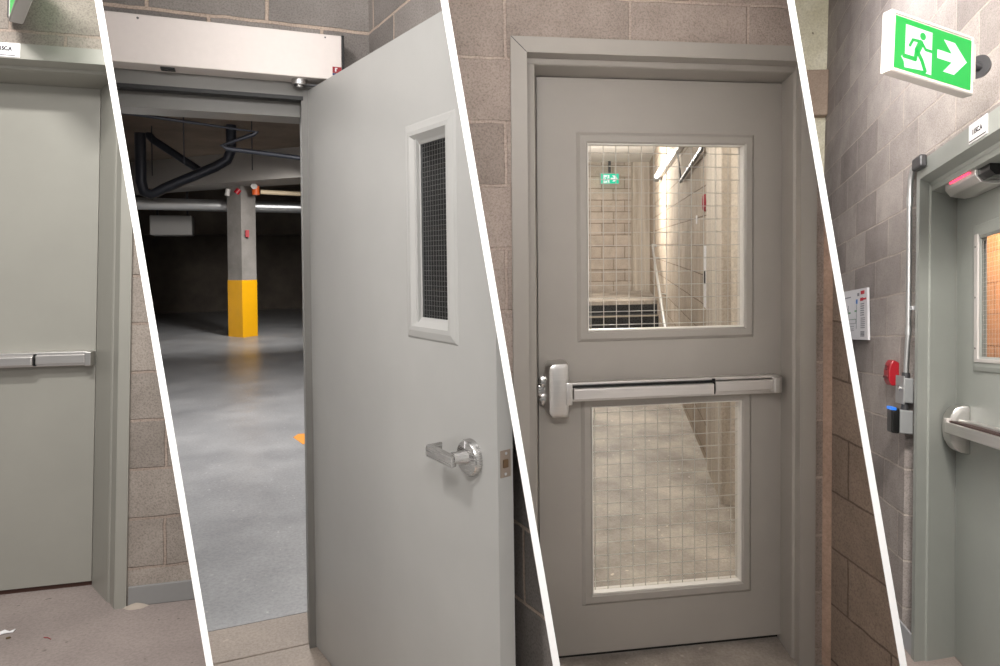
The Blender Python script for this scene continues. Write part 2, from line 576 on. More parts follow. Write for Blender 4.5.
def pict(mb_white, mb_green, W, H, y, mirror=False):
    """running figure in a doorway and an arrow, on a W x H plate whose lower left corner is (0,0)"""
    def q(s, t):
        s2 = (1 - s) if mirror else s
        return (s2 * W, (1 - t) * H)
    k = W
    d = 0.0008
    mb_white.prism([q(.135, .113), q(.472, .113), q(.472, .945), q(.405, .945), q(.40, .90), q(.135, .95), q(.125, .84), q(.09, .76), q(.11, .70), q(.135, .70)], 'y', y - d, y)
    arrow = [(.545, .40), (.735, .40), (.625, .165), (.77, .165), (.935, .475), (.77, .80), (.625, .80), (.735, .57), (.545, .57)]
    mb_white.prism([q(*p) for p in arrow], 'y', y - d, y)
    g0, g1 = y - 2 * d, y - d
    c = q(.351, .248)
    mb_green.prism([(c[0] + .036 * k * math.cos(a), c[1] + .036 * k * math.sin(a)) for a in [2 * math.pi * i / 20 for i in range(20)]], 'y', g0, g1)
    for pts, w in (([(.325, .40), (.285, .56)], .070), ([(.34, .38), (.39, .49), (.465, .49)], .028), ([(.30, .365), (.225, .375), (.19, .50)], .028),
                   ([(.285, .57), (.345, .72), (.39, .90)], .042), ([(.275, .56), (.262, .735), (.12, .735)], .042)):
        mb_green.stroke([q(*p) for p in pts], w * k, g0, g1)

SIGN_GREEN = glow('sign_green_light', (0.0, .56, .075, 1), 1.05)
SIGN_WHITE = glow('sign_white_light', (.92, 1.0, .97, 1), 1.0)
def exit_sign(label, M, L=.375, H=.208, D=.055, bay=0, mirror=False, bracket=True):
    t = thing('exit_sign', label, 'exit sign', M)
    h = MB()
    h.ring(0, L, 0, H, [(0, .004), (.004, 0), (.011, 0), (.013, .004), (.013, D - .004), (.011, D), (.004, D), (0, D - .004)])
    h.box((.012, .004, .012), (L - .012, D - .004, H - .012))
    housing = emit('housing', h, WHITEP, t, M, bay=bay)
    x0, z0 = .012, .015
    W, Hh = L - .024, H - .032
    for side in (0, 1):
        T = Matrix.Translation((x0, .002, z0)) if side == 0 else Matrix.Translation((x0 + W, D - .002, z0)) @ Matrix.Rotation(math.pi, 4, 'Z')
        f = MB().box((0, 0, 0), (W, .002, Hh)).xf(T)
        p = emit('sign_face', f, SIGN_GREEN, t, M, bay=bay)
        w, g = MB(), MB()
        pict(w, g, W, Hh, 0.0, mirror=(side == 1) != mirror)
        emit('pictogram', w.xf(T), SIGN_WHITE, p, M, bay=bay)
        emit('running_figure', g.xf(T), SIGN_GREEN, p, M, bay=bay)
    return t

# ================================================================== partitions between the bays
def board(i, far):
    (a, b) = LINES[i]
    nrm = PN[i]
    th = 0.0133 / 2 * abs(nrm.x)
    def at(py, Y):
        k = (py - a[1]) / (b[1] - a[1])
        return EYE + ray((a[0] + (b[0] - a[0]) * k, py)) * Y
    def Z(Y, zz):
        # point on the plane at depth Y and height zz
        py = CY - (zz - CAMZ) / Y * FOC
        return at(py, Y)
    mb = MB()
    q = [Z(1.2, -.7), Z(far, -.7), Z(far, 4.6), Z(1.2, 4.6)]
    mb.faces([p - nrm * th for p in q] + [p + nrm * th for p in q], [(0, 1, 2, 3), (7, 6, 5, 4), (0, 4, 5, 1), (1, 5, 6, 2), (2, 6, 7, 3), (3, 7, 4, 0)])
    lab = ('white slanted partition edge between the closed door and the garage doorway',
           'white slanted partition edge between the open door and the glazed door',
           'white slanted partition edge between the glazed door and the exit sign wall')[i]
    return struct('wall_partition', mb, WHITE_EDGE, I4, 0, lab, 'partition')
board(0, 21.0)
board(1, 3.6)
board(2, 5.8)

# ================================================================== BAY 1: closed flush door
b = 1
w = MB().slab(-1.7, .75, -.1, 2.9, .015, .2, [(-1.20, -.015, -.2, 2.15)])
struct('wall_front', w, WALL1, M1, b, 'pinkish grey block wall beside the closed flush door', 'wall')
struct('floor', MB().box((-1.7, -1.6, -.05), (.75, .45, 0)), FLOOR1, M1, b, 'dusty concrete floor in front of the closed flush door', 'floor')
jamb1 = [(0, 0), (-.041, 0), (-.077, .067), (-.083, .070), (-.095, .085), (-.195, .25), (-.195, .262), (0, .262)]
fm = MB().prism(jamb1, 'z', 0, 2.115)
fm.prism([(0, 2.172), (0, 2.112), (.066, 2.104), (.07, 2.095), (.085, 2.092), (.25, 2.085), (.262, 2.085), (.262, 2.172)], 'x', -1.25, 0)
tr1 = struct('trim_1', fm, PAINT1, M1, b, 'grey green steel frame around the closed flush door', 'door frame')
d1 = thing('door_1', 'closed flush grey green steel door with a silver push bar', 'door', M1, (-.2, .25, 0), kind='structure')
o = (-.2, .25, 0)
emit('door_leaf', MB().box((-1.12, .250, .02), (-.197, .294, 2.085), .002), PAINT1, d1, M1, bay=b, off=o)
emit('bottom_seal', MB().box((-1.12, .262, .0), (-.2, .29, .021)), plain('brown_sweep', S(74, 48, 40), .7), d1, M1, bay=b, off=o)
# push bar
pb = MB().box((-1.0, .205, .914), (-.215, .25, .972), .003)
bar = emit('push_bar', pb, ALU, d1, M1, bay=b, off=o)
emit('push_pad', MB().box((-1.0, .182, .921), (-.405, .206, .958), .004), ALU, bar, M1, bay=b, off=o)
emit('rail_cover', MB().box((-.398, .196, .924), (-.222, .206, .960), .002), ALU, bar, M1, bay=b, off=o)
emit('pad_gap', MB().box((-.406, .198, .918), (-.397, .206, .966)), BLACKG, bar, M1, bay=b, off=o)
emit('end_cap', MB().box((-.222, .194, .912), (-.198, .25, .970), .004), ALU_V, bar, M1, bay=b, off=o)
# door number label on the head of the frame
t = thing('door_label', 'small white number plate on the head of the closed door frame', 'label', M1, (-.45, 0, 2.145))
emit('plate', MB().box((-.50, -.003, 2.116), (-.397, 0, 2.171), .001), PAPER, t, M1, bay=b, off=(-.45, 0, 2.145))
emit('lettering', panel_text(t, '115C.A', .021, Matrix.Translation((-.449, -.0035, 2.147)) @ Matrix.Diagonal((.75, 1, 1, 1)), INK), INK, t, M1, bay=b, off=(-.45, 0, 2.145))
emit('shadow_line', MB().box((-.50, -.004, 2.121), (-.413, 0, 2.1235)), INK, t, M1, bay=b, off=(-.45, 0, 2.145))
# grey painted base strip and mortar lump
struct('baseboard_first', MB().box((.004, .004, 0), (.75, .016, .075), .003), plain('grey_base_paint', S(140, 139, 138), .6), M1, b, 'strip of grey paint along the base of the block wall beside the closed door', 'baseboard')
lump = MB()
lump.loops([[(.035 + (.042 - k * .012) * math.cos(a) * (1 + .12 * math.sin(3 * a) + .06 * math.sin(7 * a)), -.004 + (.02 - k * .005) * math.sin(a), .016 * math.sin(k * .4)) for a in [2 * math.pi * i / 28 for i in range(28)]] for k in range(4)])
tag(emit('mortar_lump', lump, plain('pale_mortar', S(176, 164, 152), .9), None, M1, (.035, 0, 0), b, True), 'pale lump of mortar at the foot of the closed door frame', 'mortar lump')
scr = MB()
pts = [(-.395, -.09), (-.37, -.076), (-.352, -.085), (-.335, -.08), (-.338, -.094), (-.36, -.1), (-.38, -.104)]
scr.loops([[(x, y, .001 + .003 * (i % 2)) for i, (x, y) in enumerate(pts)], [(x, y, .003 + .004 * (i % 2)) for i, (x, y) in enumerate(pts)]])
tag(emit('paper_scrap', scr, PAPER, None, M1, (-.365, -.09, 0), b), 'torn scrap of pale paper lying on the dusty floor', 'litter')
tag(emit('red_thread', MB().tube([(-.215, -.165, .002), (-.20, -.172, .003), (-.186, -.185, .002)], .0012, 6), RED, None, M1, (-.2, -.175, 0), b), 'thin red thread lying on the dusty floor', 'thread')
tag(emit('dry_leaf_crumb', MB().loops([[(-.335 + .008 * math.cos(a), -.135 + .006 * math.sin(a), .001 + .003 * k) for a in [i * math.pi / 3 for i in range(6)]] for k in range(2)]), plain('brown_crumb', S(96, 78, 52), .8), None, M1, (-.335, -.135, 0), b), 'small brown crumb lying beside the paper scrap', 'litter')
# exit sign over the closed door, projecting from the wall
def rotM(M, origin, ex, roll=0.0):
    ex = Vector((ex[0], ex[1], 0)).normalized()
    ey = Vector((-ex.y, ex.x, 0))
    R = Matrix.Identity(4)
    for i in range(3):
        R[i][0] = ex[i]
        R[i][1] = ey[i]
        R[i][2] = (0, 0, 1)[i]
        R[i][3] = origin[i]
    return M @ R @ Matrix.Rotation(-roll, 4, 'Y')
SG1 = rotM(M1, (-.365 + .46 * .375, -.06 - .886 * .375, 2.225), (-.46, .886))
t = exit_sign('green exit sign over the closed flush door, mostly cut off', SG1, D=.045, bay=b)
emit('bracket', MB().box((.375, .016, .03), (.42, .040, .17), .003).box((.41, .0, .03), (.43, .045, .17), .004), GREYDK, t, SG1, bay=b)

# ================================================================== BAY 2: open door to the garage
b = 2
w = MB().slab(-1.4, .27, -.1, 3.2, 0, .2, [(-1.3, .04, -.2, 2.2)])
struct('wall_front', w, WALL2, M2, b, 'grey block wall over the garage doorway with pale wide joints', 'wall')
SW = Matrix.Translation((.24, 0, 0)) @ Matrix.Rotation(math.radians(11.0), 4, 'Z')
struct('wall_side', MB().slab(-2.2, .04, -.1, 3.2, 0, .15, axis='x'), WALL2S, M2 @ SW, b, 'grey block side wall behind the open door', 'wall')
struct('floor', MB().box((-1.5, -2.2, -.05), (.62, .018, 0)), FLOOR2, M2, b, 'pale concrete floor on this side of the garage sill', 'floor')
struct('trim_sill', MB().box((-1.3, .024, -.05), (.03, .262, .001), .004), FLOOR2, M2, b, 'worn concrete sill under the garage doorway', 'sill')
fr = MB().prism([(.045, -.012), (-.022, -.012), (-.022, .05), (-.012, .06), (-.012, .215), (.045, .215)], 'z', 0, 2.105)
fr.prism([(-.012, 2.215), (-.012, 2.105), (.05, 2.098), (.055, 2.04), (.215, 2.046), (.215, 2.215)], 'x', -1.3, .045)
struct('trim_2', fr, PAINT2F, M2, b, 'dark grey steel frame of the garage doorway', 'door frame')
tag(emit('door_seal', MB().box((-1.3, -.016, 2.090), (-.015, .03, 2.106), .002), BLACK, None, M2, (-.4, 0, 2.098), b), 'black rubber seal strip under the head of the garage doorway', 'seal')
# automatic operator housing
op = (-.3, -.05, 2.155)
t = thing('door_operator', 'long silver door operator box over the garage doorway', 'door operator', M2, op)
emit('housing', MB().box((-1.3, -.10, 2.156), (.119, 0, 2.322), .0025), OPBOX, t, M2, bay=b, off=op)
emit('end_cap', MB().box((.119, -.101, 2.153), (.129, 0, 2.324), .001), BLACKG, t, M2, bay=b, off=op)
emit('screw', MB().disc((-.555, -.1005, 2.308), .004, 'y', -.0015, 12), GREYDK, t, M2, bay=b, off=op)
emit('screw', MB().disc((.06, -.1005, 2.310), .003, 'y', -.0015, 12), GREYDK, t, M2, bay=b, off=op)
stk = emit('sticker', MB().box((.085, -.1015, 2.181), (.118, -.1, 2.204)), RED, t, M2, bay=b, off=op)
emit('sticker_mark', MB().box((.094, -.102, 2.186), (.099, -.1014, 2.200)).box((.099, -.102, 2.196), (.103, -.1014, 2.200)), PAPER, stk, M2, bay=b, off=op)
emit('sticker', MB().box((.085, -.1015, 2.172), (.105, -.1, 2.180)), plain('blue_ink', S(50, 58, 110), .5), t, M2, bay=b, off=op)
emit('sensor', MB().box((-.492, -.080, 2.150), (-.447, -.045, 2.157), .001), BLACKG, t, M2, bay=b, off=op)
am = MB().disc((-.030, -.055, 2.136), .030, 'z', .020, 24).disc((-.030, -.055, 2.128), .015, 'z', .009, 16)
arm = emit('arm_pivot', am, STEEL, t, M2, bay=b, off=op, smooth=True)
emit('arm', MB().box((-.05, -.066, 2.134), (.12, -.046, 2.142), .002), GREYDK, t, M2, bay=b, off=op)

# open door leaf
ang = math.radians(105.67)
dv = Vector((-math.cos(ang), -math.sin(ang), 0))
MD = Matrix.Identity(4)
nv = Vector((-dv.y, dv.x, 0))          # away from the viewer side (towards the side wall)
for i in range(3):
    MD[i][0], MD[i][1], MD[i][2] = dv[i], nv[i], (0, 0, 1)[i]
MD = M2 @ MD
d2 = thing('door_2', 'pale grey steel door standing open to the garage', 'door', MD, (0, 0, 0), kind='structure')
W2 = 1.2
hole = (.834, 1.004, 1.290, 1.832)
emit('door_leaf', MB().slab(0, W2, .004, 2.13, 0, .045, [hole]), PAINT2, d2, MD, bay=b)
emit('hinge_edge', MB().box((-.006, .004, .02), (0, .041, 2.11)), PAINT2, d2, MD, bay=b)
bz = emit('window_bezel', MB().ring(.776, 1.040, 1.256, 1.862, [(0, 0), (.006, -.005), (.024, -.010), (.036, -.010), (.052, .006), (.060, .012), (.060, .03), (.0, .03)]), PAINT2, d2, MD, bay=b)
emit('window_glass', MB().box((.83, .014, 1.285), (1.008, .020, 1.836)), GLASSD, d2, MD, bay=b)
wm = MB()
for k in range(1, 12):
    x = .838 + k * .0138
    wm.box((x - .0006, .0165, 1.295), (x + .0006, .0175, 1.83))
for k in range(1, 39):
    z = 1.295 + k * .0138
    wm.box((.838, .0165, z - .0006), (1.0, .0175, z + .0006))
emit('wire_mesh', wm, WIRE, d2, MD, bay=b)
# lever set
LX, LZ = 1.092, .984
rose = MB()
ts = [2 * math.pi * k / 48 for k in range(48)]
rose.loops([[(LX + r * math.cos(a), y, LZ + r * math.sin(a)) for a in ts] for r, y in ((.046, 0), (.046, -.012), (.042, -.018), (.028, -.021), (.014, -.022))])
lv = emit('lever_handle', rose, STEEL, d2, MD, bay=b, smooth=True)
emit('rose_slot', MB().box((LX - .003, -.0212, LZ + .020), (LX + .001, -.016, LZ + .042)), PAPER, lv, MD, bay=b)
neck = MB().tube([(LX + .004, -.010, LZ + .004), (LX + .0, -.03, LZ + .005), (LX - .004, -.055, LZ + .006)], [.020, .0165, .015], 20)
emit('lever_neck', neck, STEEL, lv, MD, bay=b, smooth=True)
gr = MB().prism([(LX + .010, -.068), (LX + .008, -.050), (LX - .108, -.050), (LX - .116, -.048), (LX - .116, -.014), (LX - .122, -.012), (LX - .124, -.055), (LX - .116, -.066)], 'z', LZ - .013, LZ + .015, .003)
emit('lever_grip', gr, STEEL, lv, MD, bay=b, smooth=True)
lp = emit('latch_plate', MB().box((W2 - .0005, .007, .957), (W2 + .0015, .038, 1.022), .001), plain('worn_plate', S(156, 142, 130), .4, .5), d2, MD, bay=b)
lb = MB().box((W2 + .001, .014, .980), (W2 + .004, .030, 1.000), .002)
emit('latch_bolt', lb, plain('worn_brass', S(120, 96, 72), .45, .6), lp, MD, bay=b)
emit('screw', MB().disc((W2 + .0012, .024, 1.014), .0035, 'x', .001, 12), GALV, lp, MD, bay=b)
emit('screw', MB().disc((W2 + .0012, .022, .965), .0035, 'x', .001, 12), GALV, lp, MD, bay=b)

# garage beyond
struct('floor_garage', MB().prism([(-1.5, .268), (.10, .268), (1.9, 19.4), (-6.5, 19.4)], 'z', -.06, -.002), GARFLOOR, M2, b, 'blue grey painted floor of the parking garage', 'floor')
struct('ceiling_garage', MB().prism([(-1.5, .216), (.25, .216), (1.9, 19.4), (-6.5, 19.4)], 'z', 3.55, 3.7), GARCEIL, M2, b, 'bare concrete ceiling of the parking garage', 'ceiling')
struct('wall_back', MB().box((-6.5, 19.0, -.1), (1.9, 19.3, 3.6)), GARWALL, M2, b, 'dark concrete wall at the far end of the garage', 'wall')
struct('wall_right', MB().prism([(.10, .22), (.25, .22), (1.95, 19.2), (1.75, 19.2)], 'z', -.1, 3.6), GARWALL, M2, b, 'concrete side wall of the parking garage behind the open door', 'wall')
struct('ceiling_beam', MB().prism([(2.2, 8.2), (2.6, 9.0), (-6.4, 17.2), (-6.4, 16.1)], 'z', 3.0, 3.55), paint('white_beam_paint', S(150, 146, 142), .7), M2, b, 'pale downstand beam crossing the garage ceiling', 'beam')
struct('ceiling_beam', MB().box((-6.4, 17.8, 2.3), (1.8, 18.6, 3.55)), GARWALL, M2, b, 'dark beam low over the far garage wall', 'beam')
cy0 = 11.2
sq = [(-.345, cy0), (-.075, cy0 + .22), (-.335, cy0 + .62), (-.61, cy0 + .37)]
col = thing('column', 'concrete garage column with a yellow painted base', 'column', M2, (-.34, cy0 + .3, 0), kind='structure')
co = (-.34, cy0 + .3, 0)
emit('column_shaft', MB().prism(sq, 'z', 1.10, 3.55), CONCCOL, col, M2, bay=b, off=co)
cc = (-.341, cy0 + .30)
sq2 = [((x - cc[0]) * 1.03 + cc[0], (y - cc[1]) * 1.03 + cc[1]) for x, y in sq]
emit('yellow_base', MB().prism(sq2, 'z', -.01, 1.13), YELLOW, col, M2, bay=b, off=co)
emit('red_tag', MB().box((-.27, cy0 + .0, 1.98), (-.20, cy0 + .06, 2.12)), RED, col, M2, bay=b, off=co)
PIPE = plain('dark_iron_pipe', S(44, 48, 58), .4, .3)
def pipe(name, pts, r, mat, label, cat='pipe', group='pipes under the garage ceiling'):
    return tag(emit(name, MB().tube(pts, r, 12), mat, None, M2, pts[0], 2, True), label, cat, group)
def P(u, n, z):
    return (u, n, z)
pipe('sprinkler_pipe', [(-2.2, 6.0, 3.30), (-.10, 6.0, 3.09), (-.14, 6.0, 3.06), (-.50, 6.0, 2.905), (-.44, 6.0, 2.87), (.52, 6.0, 2.782)], .030, PIPE, 'thin dark pipe zigzagging under the garage ceiling')
pipe('drain_pipe', [(-.436, 8.0, 3.548), (-.438, 8.0, 3.17), (-.50, 8.0, 3.02), (-.667, 8.0, 2.91), (-1.34, 8.0, 2.58), (-1.51, 8.0, 2.48), (-1.61, 8.0, 2.52), (-1.645, 8.0, 2.66), (-1.65, 8.0, 3.36)], .075, PIPE, 'thick dark drain pipe bending under the garage ceiling')
pipe('vent_pipe', [(-1.68, 9.0, 3.548), (-1.67, 9.0, 3.52), (-1.60, 9.0, 3.44), (-.95, 9.0, 2.99)], .06, PIPE, 'dark pipe dropping from the garage ceiling beside the thick drain pipe')
pipe('duct_pipe', [(-3.6, 12.0, 2.69), (1.0, 12.0, 2.64)], .12, GALV, 'long pale galvanised duct running low under the garage ceiling', 'duct')
for u_, n_ in ((-1.0, 7.0), (-1.55, 8.4), (-.15, 7.4)):
    pipe('hanger_rod', [(u_, n_, 3.548), (u_, n_, 2.8)], .007, PIPE, 'thin steel hanger rod under the garage ceiling', 'rod', 'hanger rods under the garage ceiling')
pipe('pale_pipe', [(.02, 11.0, 2.86), (.90, 11.0, 2.835)], .045, plain('cream_pipe', S(214, 196, 166), .5), 'cream pipe ending in an orange valve over the yellow column')
vv = thing('pipe_valve', 'orange valve on the end of the cream garage pipe', 'valve', M2, (0, 11, 2.74))
emit('valve_body', MB().tube([(-.07, 11.0, 2.80), (-.07, 11.0, 2.97)], .07, 12), plain('orange_paint', S(214, 96, 40), .5), vv, M2, bay=b, off=(0, 11, 2.74), smooth=True)
emit('valve_wheel', MB().disc((-.10, 10.88, 2.96), .06, 'y', .03, 16), WHITEP, vv, M2, bay=b, off=(0, 11, 2.74))
tag(emit('pipe_coupling', MB().tube([(-.43, 11.0, 2.82), (-.37, 11.0, 2.90)], .055, 12), RED, None, M2, (-.39, 11, 2.72), b, True), 'red pipe coupling between the orange valve and the pale coupling', 'coupling')
tag(emit('pipe_coupling', MB().tube([(-.59, 11.0, 2.77), (-.57, 11.0, 2.90)], .045, 12), WHITEP, None, M2, (-.67, 11, 2.7), b, True), 'pale pipe coupling beside the red one under the garage ceiling', 'coupling')
hv = thing('unit_heater', 'grey unit heater hanging from the garage ceiling', 'heater', M2, (-2.0, 13.2, 2.0))
emit('casing', MB().box((-2.2, 13.2, 2.10), (-1.37, 13.9, 2.53), .02), plain('heater_grey', S(150, 148, 146), .6), hv, M2, bay=b, off=(-2.0, 13.2, 2.0))
emit('hanger', MB().box((-2.1, 13.5, 2.5), (-2.06, 13.54, 3.549)).box((-1.5, 13.5, 2.5), (-1.46, 13.54, 3.549)), GREYDK, hv, M2, bay=b, off=(-2.0, 13.2, 2.0))
mk = MB().prism([(.11, 3.15), (.16, 3.24), (.40, 3.2), (.38, 2.88), (.17, 2.90)], 'z', -.002, .0006)
tag(emit('floor_marking', mk, plain('orange_floor_paint', S(216, 140, 52), .6), None, M2, (.2, 3.1, 0), b), 'patch of orange paint on the garage floor beside the open door', 'marking', None, 'structure')

# ================================================================== BAY 3: glazed door to the stair
b = 3
w = MB().slab(-1.9, .1, -.1, 2.9, .012, .2, [(-1.045, .022, -.2, 2.215)])
struct('wall_front', w, WALL3, M3, b, 'pinkish block wall around the glazed steel door', 'wall')
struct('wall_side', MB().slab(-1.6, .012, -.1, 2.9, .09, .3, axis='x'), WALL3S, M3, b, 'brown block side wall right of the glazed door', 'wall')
struct('floor', MB().box((-1.9, -1.6, -.05), (.1, .2, 0)), FLOOR3, M3, b, 'mottled grey concrete floor before the glazed door', 'floor')
# mortar fillet in the corner
fil = MB()
fil.prism([(.092, .012), (.070, .012), (.078, -.002), (.092, -.012)], 'z', 0, 2.9)
struct('trim_corner', fil, concrete('pink_mortar', S(158, 132, 116), S(184, 156, 138), 6, .9), M3, b, 'pale mortar fillet in the corner beside the glazed door frame', 'mortar joint')
U0, U1 = -1.063, .037
fr = MB()
prof = [(0, .012), (0, 0), (.055, 0), (.060, .055), (.070, .058), (.073, .060), (.078, .17), (.078, .20), (0, .20)]
def jambs(mb, u0, u1, top, prof):
    left = [(u0 + a, n) for a, n in prof]
    right = [(u1 - a, n) for a, n in prof]
    mb.prism(left, 'z', 0, top - .03)
    mb.prism(right, 'z', 0, top - .03)
    mb.prism([(n, top - a) for a, n in prof], 'x', u0, u1)
    return mb
prof3 = [(0, 0), (.053, 0), (.056, .055), (.066, .058), (.070, .060), (.078, .17), (.078, .20), (0, .20)]
rj = [(U1 - .002, 0), (-.026, 0), (-.012, .052), (-.018, .062), (.000, .17), (.000, .2), (U1 - .002, .2)]
lj = [(-1.062, 0), (-1.008, 0), (-1.006, .055), (-.985, .060), (-.972, .062), (-.945, .17), (-.945, .2), (-1.062, .2)]
mbf = MB().prism(lj, 'z', 0, 2.176).prism(rj, 'z', 0, 2.176)
mbf.prism([(0, 2.228), (0, 2.176), (.055, 2.172), (.058, 2.156), (.064, 2.152), (.17, 2.140), (.2, 2.140), (.2, 2.228)], 'x', -1.062, U1 - .002)
tf = struct('trim_3', mbf, PAINT3, M3, b, 'warm grey steel frame around the glazed door', 'door frame')
mit = MB()
mit.stroke([(-1.060, 2.226), (-1.010, 2.178)], .0022, -.0006, .0004, 4)
emit('mitre_joint', mit, GREYDK, tf, M3, bay=b)
o3 = (-.5, .16, 0)
d3 = thing('door_3', 'warm grey steel door with two wired windows and a silver panic bar', 'door', M3, o3, kind='structure')
H1 = (-.760, -.155, 1.222, 1.903)
H2 = (-.748, -.164, .248, .944)
emit('door_leaf', MB().slab(-.9445, .003, .028, 2.137, .16, .205, [H1, H2]), PAINT3, d3, M3, bay=b, off=o3)
emit('bottom_sweep', MB().box((-.942, .185, .004), (.003, .195, .03)), BLACK, d3, M3, bay=b, off=o3)
for (a0, a1, c0, c1), nm in ((H1, 'upper'), (H2, 'lower')):
    bz = MB().ring(a0 - .040, a1 + .040, c0 - .040, c1 + .040, [(0, .160), (.004, .156), (.012, .150), (.034, .150), (.040, .156), (.040, .176), (.0, .176)])
    emit('window_bezel', bz, PAINT3, d3, M3, bay=b, off=o3)
    emit('window_glass', MB().box((a0, .180, c0), (a1, .186, c1)), GLASS, d3, M3, bay=b, off=o3)
    emit('glazing_stop', MB().ring(a0 - .012, a1 + .012, c0 - .012, c1 + .012, [(0, .187), (.012, .187), (.014, .192), (.014, .203), (0, .203)]), plain('lit_stop', S(214, 208, 200), .4), d3, M3, bay=b, off=o3)  # pale stop colour carries the light from the stair side
    lin_ = MB().ring(a0 - .001, a1 + .001, c0 - .001, c1 + .001, [(0, .157), (.005, .157), (.005, .181), (0, .181)])  # added white liner: stair light on the window reveal put into its colour
    emit('lit_reveal', lin_, plain('lit_reveal_white', S(222, 218, 212), .4), d3, M3, bay=b, off=o3)
    wm = MB()
    x = a0 + .018
    while x < a1:
        wm.tube([(x, .183, c0), (x, .183, c1)], .0015, 6)
        x += .0487
    z = c1 - .030
    while z > c0:
        wm.tube([(a0, .1845, z), (a1, .1845, z)], .0015, 6)
        z -= .0487
    emit('wire_mesh', wm, WIRE, d3, M3, bay=b, off=o3)
# panic bar
rail = MB().box((-.858, .118, .975), (-.022, .160, 1.036), .003)
pbar = emit('panic_bar', rail, ALU, d3, M3, bay=b, off=o3)
emit('push_pad', MB().box((-.835, .076, .990), (-.312, .119, 1.030), .004), ALU, pbar, M3, bay=b, off=o3)
emit('pad_slot', MB().box((-.835, .092, 1.030), (-.312, .119, 1.037)), BLACKG, pbar, M3, bay=b, off=o3)
emit('pad_top_rail', MB().box((-.850, .098, 1.037), (-.060, .125, 1.048), .003), ALU, pbar, M3, bay=b, off=o3)
emit('pad_gap', MB().box((-.312, .092, .988), (-.302, .119, 1.044)), BLACKG, pbar, M3, bay=b, off=o3)
emit('rail_cover', MB().box((-.302, .088, .994), (-.078, .119, 1.034), .004), ALU, pbar, M3, bay=b, off=o3)
emit('end_cap', MB().box((-.078, .078, .984), (-.052, .160, 1.042), .005), ALU_V, pbar, M3, bay=b, off=o3)
def capsule(x0, x1, z0, z1, y0, y1, rl, inset=.012, n=8):
    """rounded head of a panic device, full round on the left"""
    def outline(i):
        pts = []
        a0, a1, b0, b1 = x0 + i, x1 - i, z0 + i, z1 - i
        R = max(.004, rl - i)
        for k in range(n + 1):
            t = math.pi / 2 + math.pi / 2 * k / n
            pts.append((a0 + R + R * math.cos(t), b1 - R + R * math.sin(t)))
        for k in range(n + 1):
            t = math.pi + math.pi / 2 * k / n
            pts.append((a0 + R + R * math.cos(t), b0 + R + R * math.sin(t)))
        r = .008
        for k in range(4):
            t = -math.pi / 2 + math.pi / 2 * k / 3
            pts.append((a1 - r + r * math.cos(t), b0 + r + r * math.sin(t)))
        for k in range(4):
            t = math.pi / 2 * k / 3
            pts.append((a1 - r + r * math.cos(t), b1 - r + r * math.sin(t)))
        return pts
    lv = [(0, y1), (0, y0 + inset), (inset * .3, y0 + inset * .3), (inset, y0)]
    return [[(p[0], y, p[1]) for p in outline(i)] for i, y in lv]
head = MB().loops(capsule(-.925, -.848, .925, 1.122, .085, .160, .028, .016))
head.box((-.862, .080, .972), (-.838, .150, 1.052), .004)
emit('latch_head', head, ALU_V, pbar, M3, bay=b, off=o3, smooth=True)
lt = MB()
for z in (1.045, .985):
    ts = [2 * math.pi * k / 20 for k in range(20)]
    lt.loops([[(-.932 + r * math.cos(a), .150 - y, z + r * 1.3 * math.sin(a)) for a in ts] for r, y in ((.018, 0), (.018, .012), (.010, .018))])
lt.box((-.952, .135, .995), (-.915, .158, 1.035), .004)
emit('strike_latch', lt, STEEL, pbar, M3, bay=b, off=o3, smooth=True)

# ---- the stair beyond the glazed door
struct('floor_stair', MB().box((-1.2, .205, -.05), (3.4, 9.6, -.002)), STAIRFLOOR, M3, b, 'pale dusty concrete floor seen through the lower window', 'floor')
struct('ceiling_stair', MB().box((-1.2, .205, 2.97), (3.8, 9.6, 3.1)), PLASTER, M3, b, 'white ceiling seen through the upper window', 'ceiling')
struct('wall_back', MB().box((-1.2, 9.0, -.1), (2.53, 9.2, 3.0)), STAIRBLOCK, M3, b, 'pale block wall at the back of the stair', 'wall')
struct('wall_pier', MB().box((2.53, 8.9, -.1), (3.4, 9.3, 3.0)), BOARDC, M3, b, 'board marked concrete pier at the back of the stair', 'wall')
struct('wall_left', MB().box((-1.35, .205, -.1), (-1.2, 9.2, 3.0)), BOARDC, M3, b, 'concrete wall on the hidden side of the stair', 'wall')
sd = Vector((.308, .951, 0)).normalized()
MW = Matrix.Identity(4)
for i, (p, q) in enumerate(((.419, 0), (1.436, 0), (0, 0))):
    MW[i][0] = sd[i]
    MW[i][1] = (-sd.y, sd.x, 0)[i]
    MW[i][2] = (0, 0, 1)[i]
    MW[i][3] = p
MW = M3 @ MW
struct('wall_right', MB().box((.62, -.2, -.1), (8.6, 0, 3.0)), STAIRSIDE, MW, b, 'pale block wall running along the stair', 'wall')
struct('wall_pier', MB().box((0, -.2, -.1), (.63, .015, 3.0), .006), BOARDC, MW, b, 'board marked concrete pier nearest the glazed door', 'wall')
struct('wall_return', MB().prism([(.44, 1.44), (.62, 1.26), (.62, .205), (.78, .205), (.78, 1.5), (.5, 1.6)], 'z', -.1, 3.0), BOARDC, M3, b, 'concrete return wall beside the nearest stair pier', 'wall')
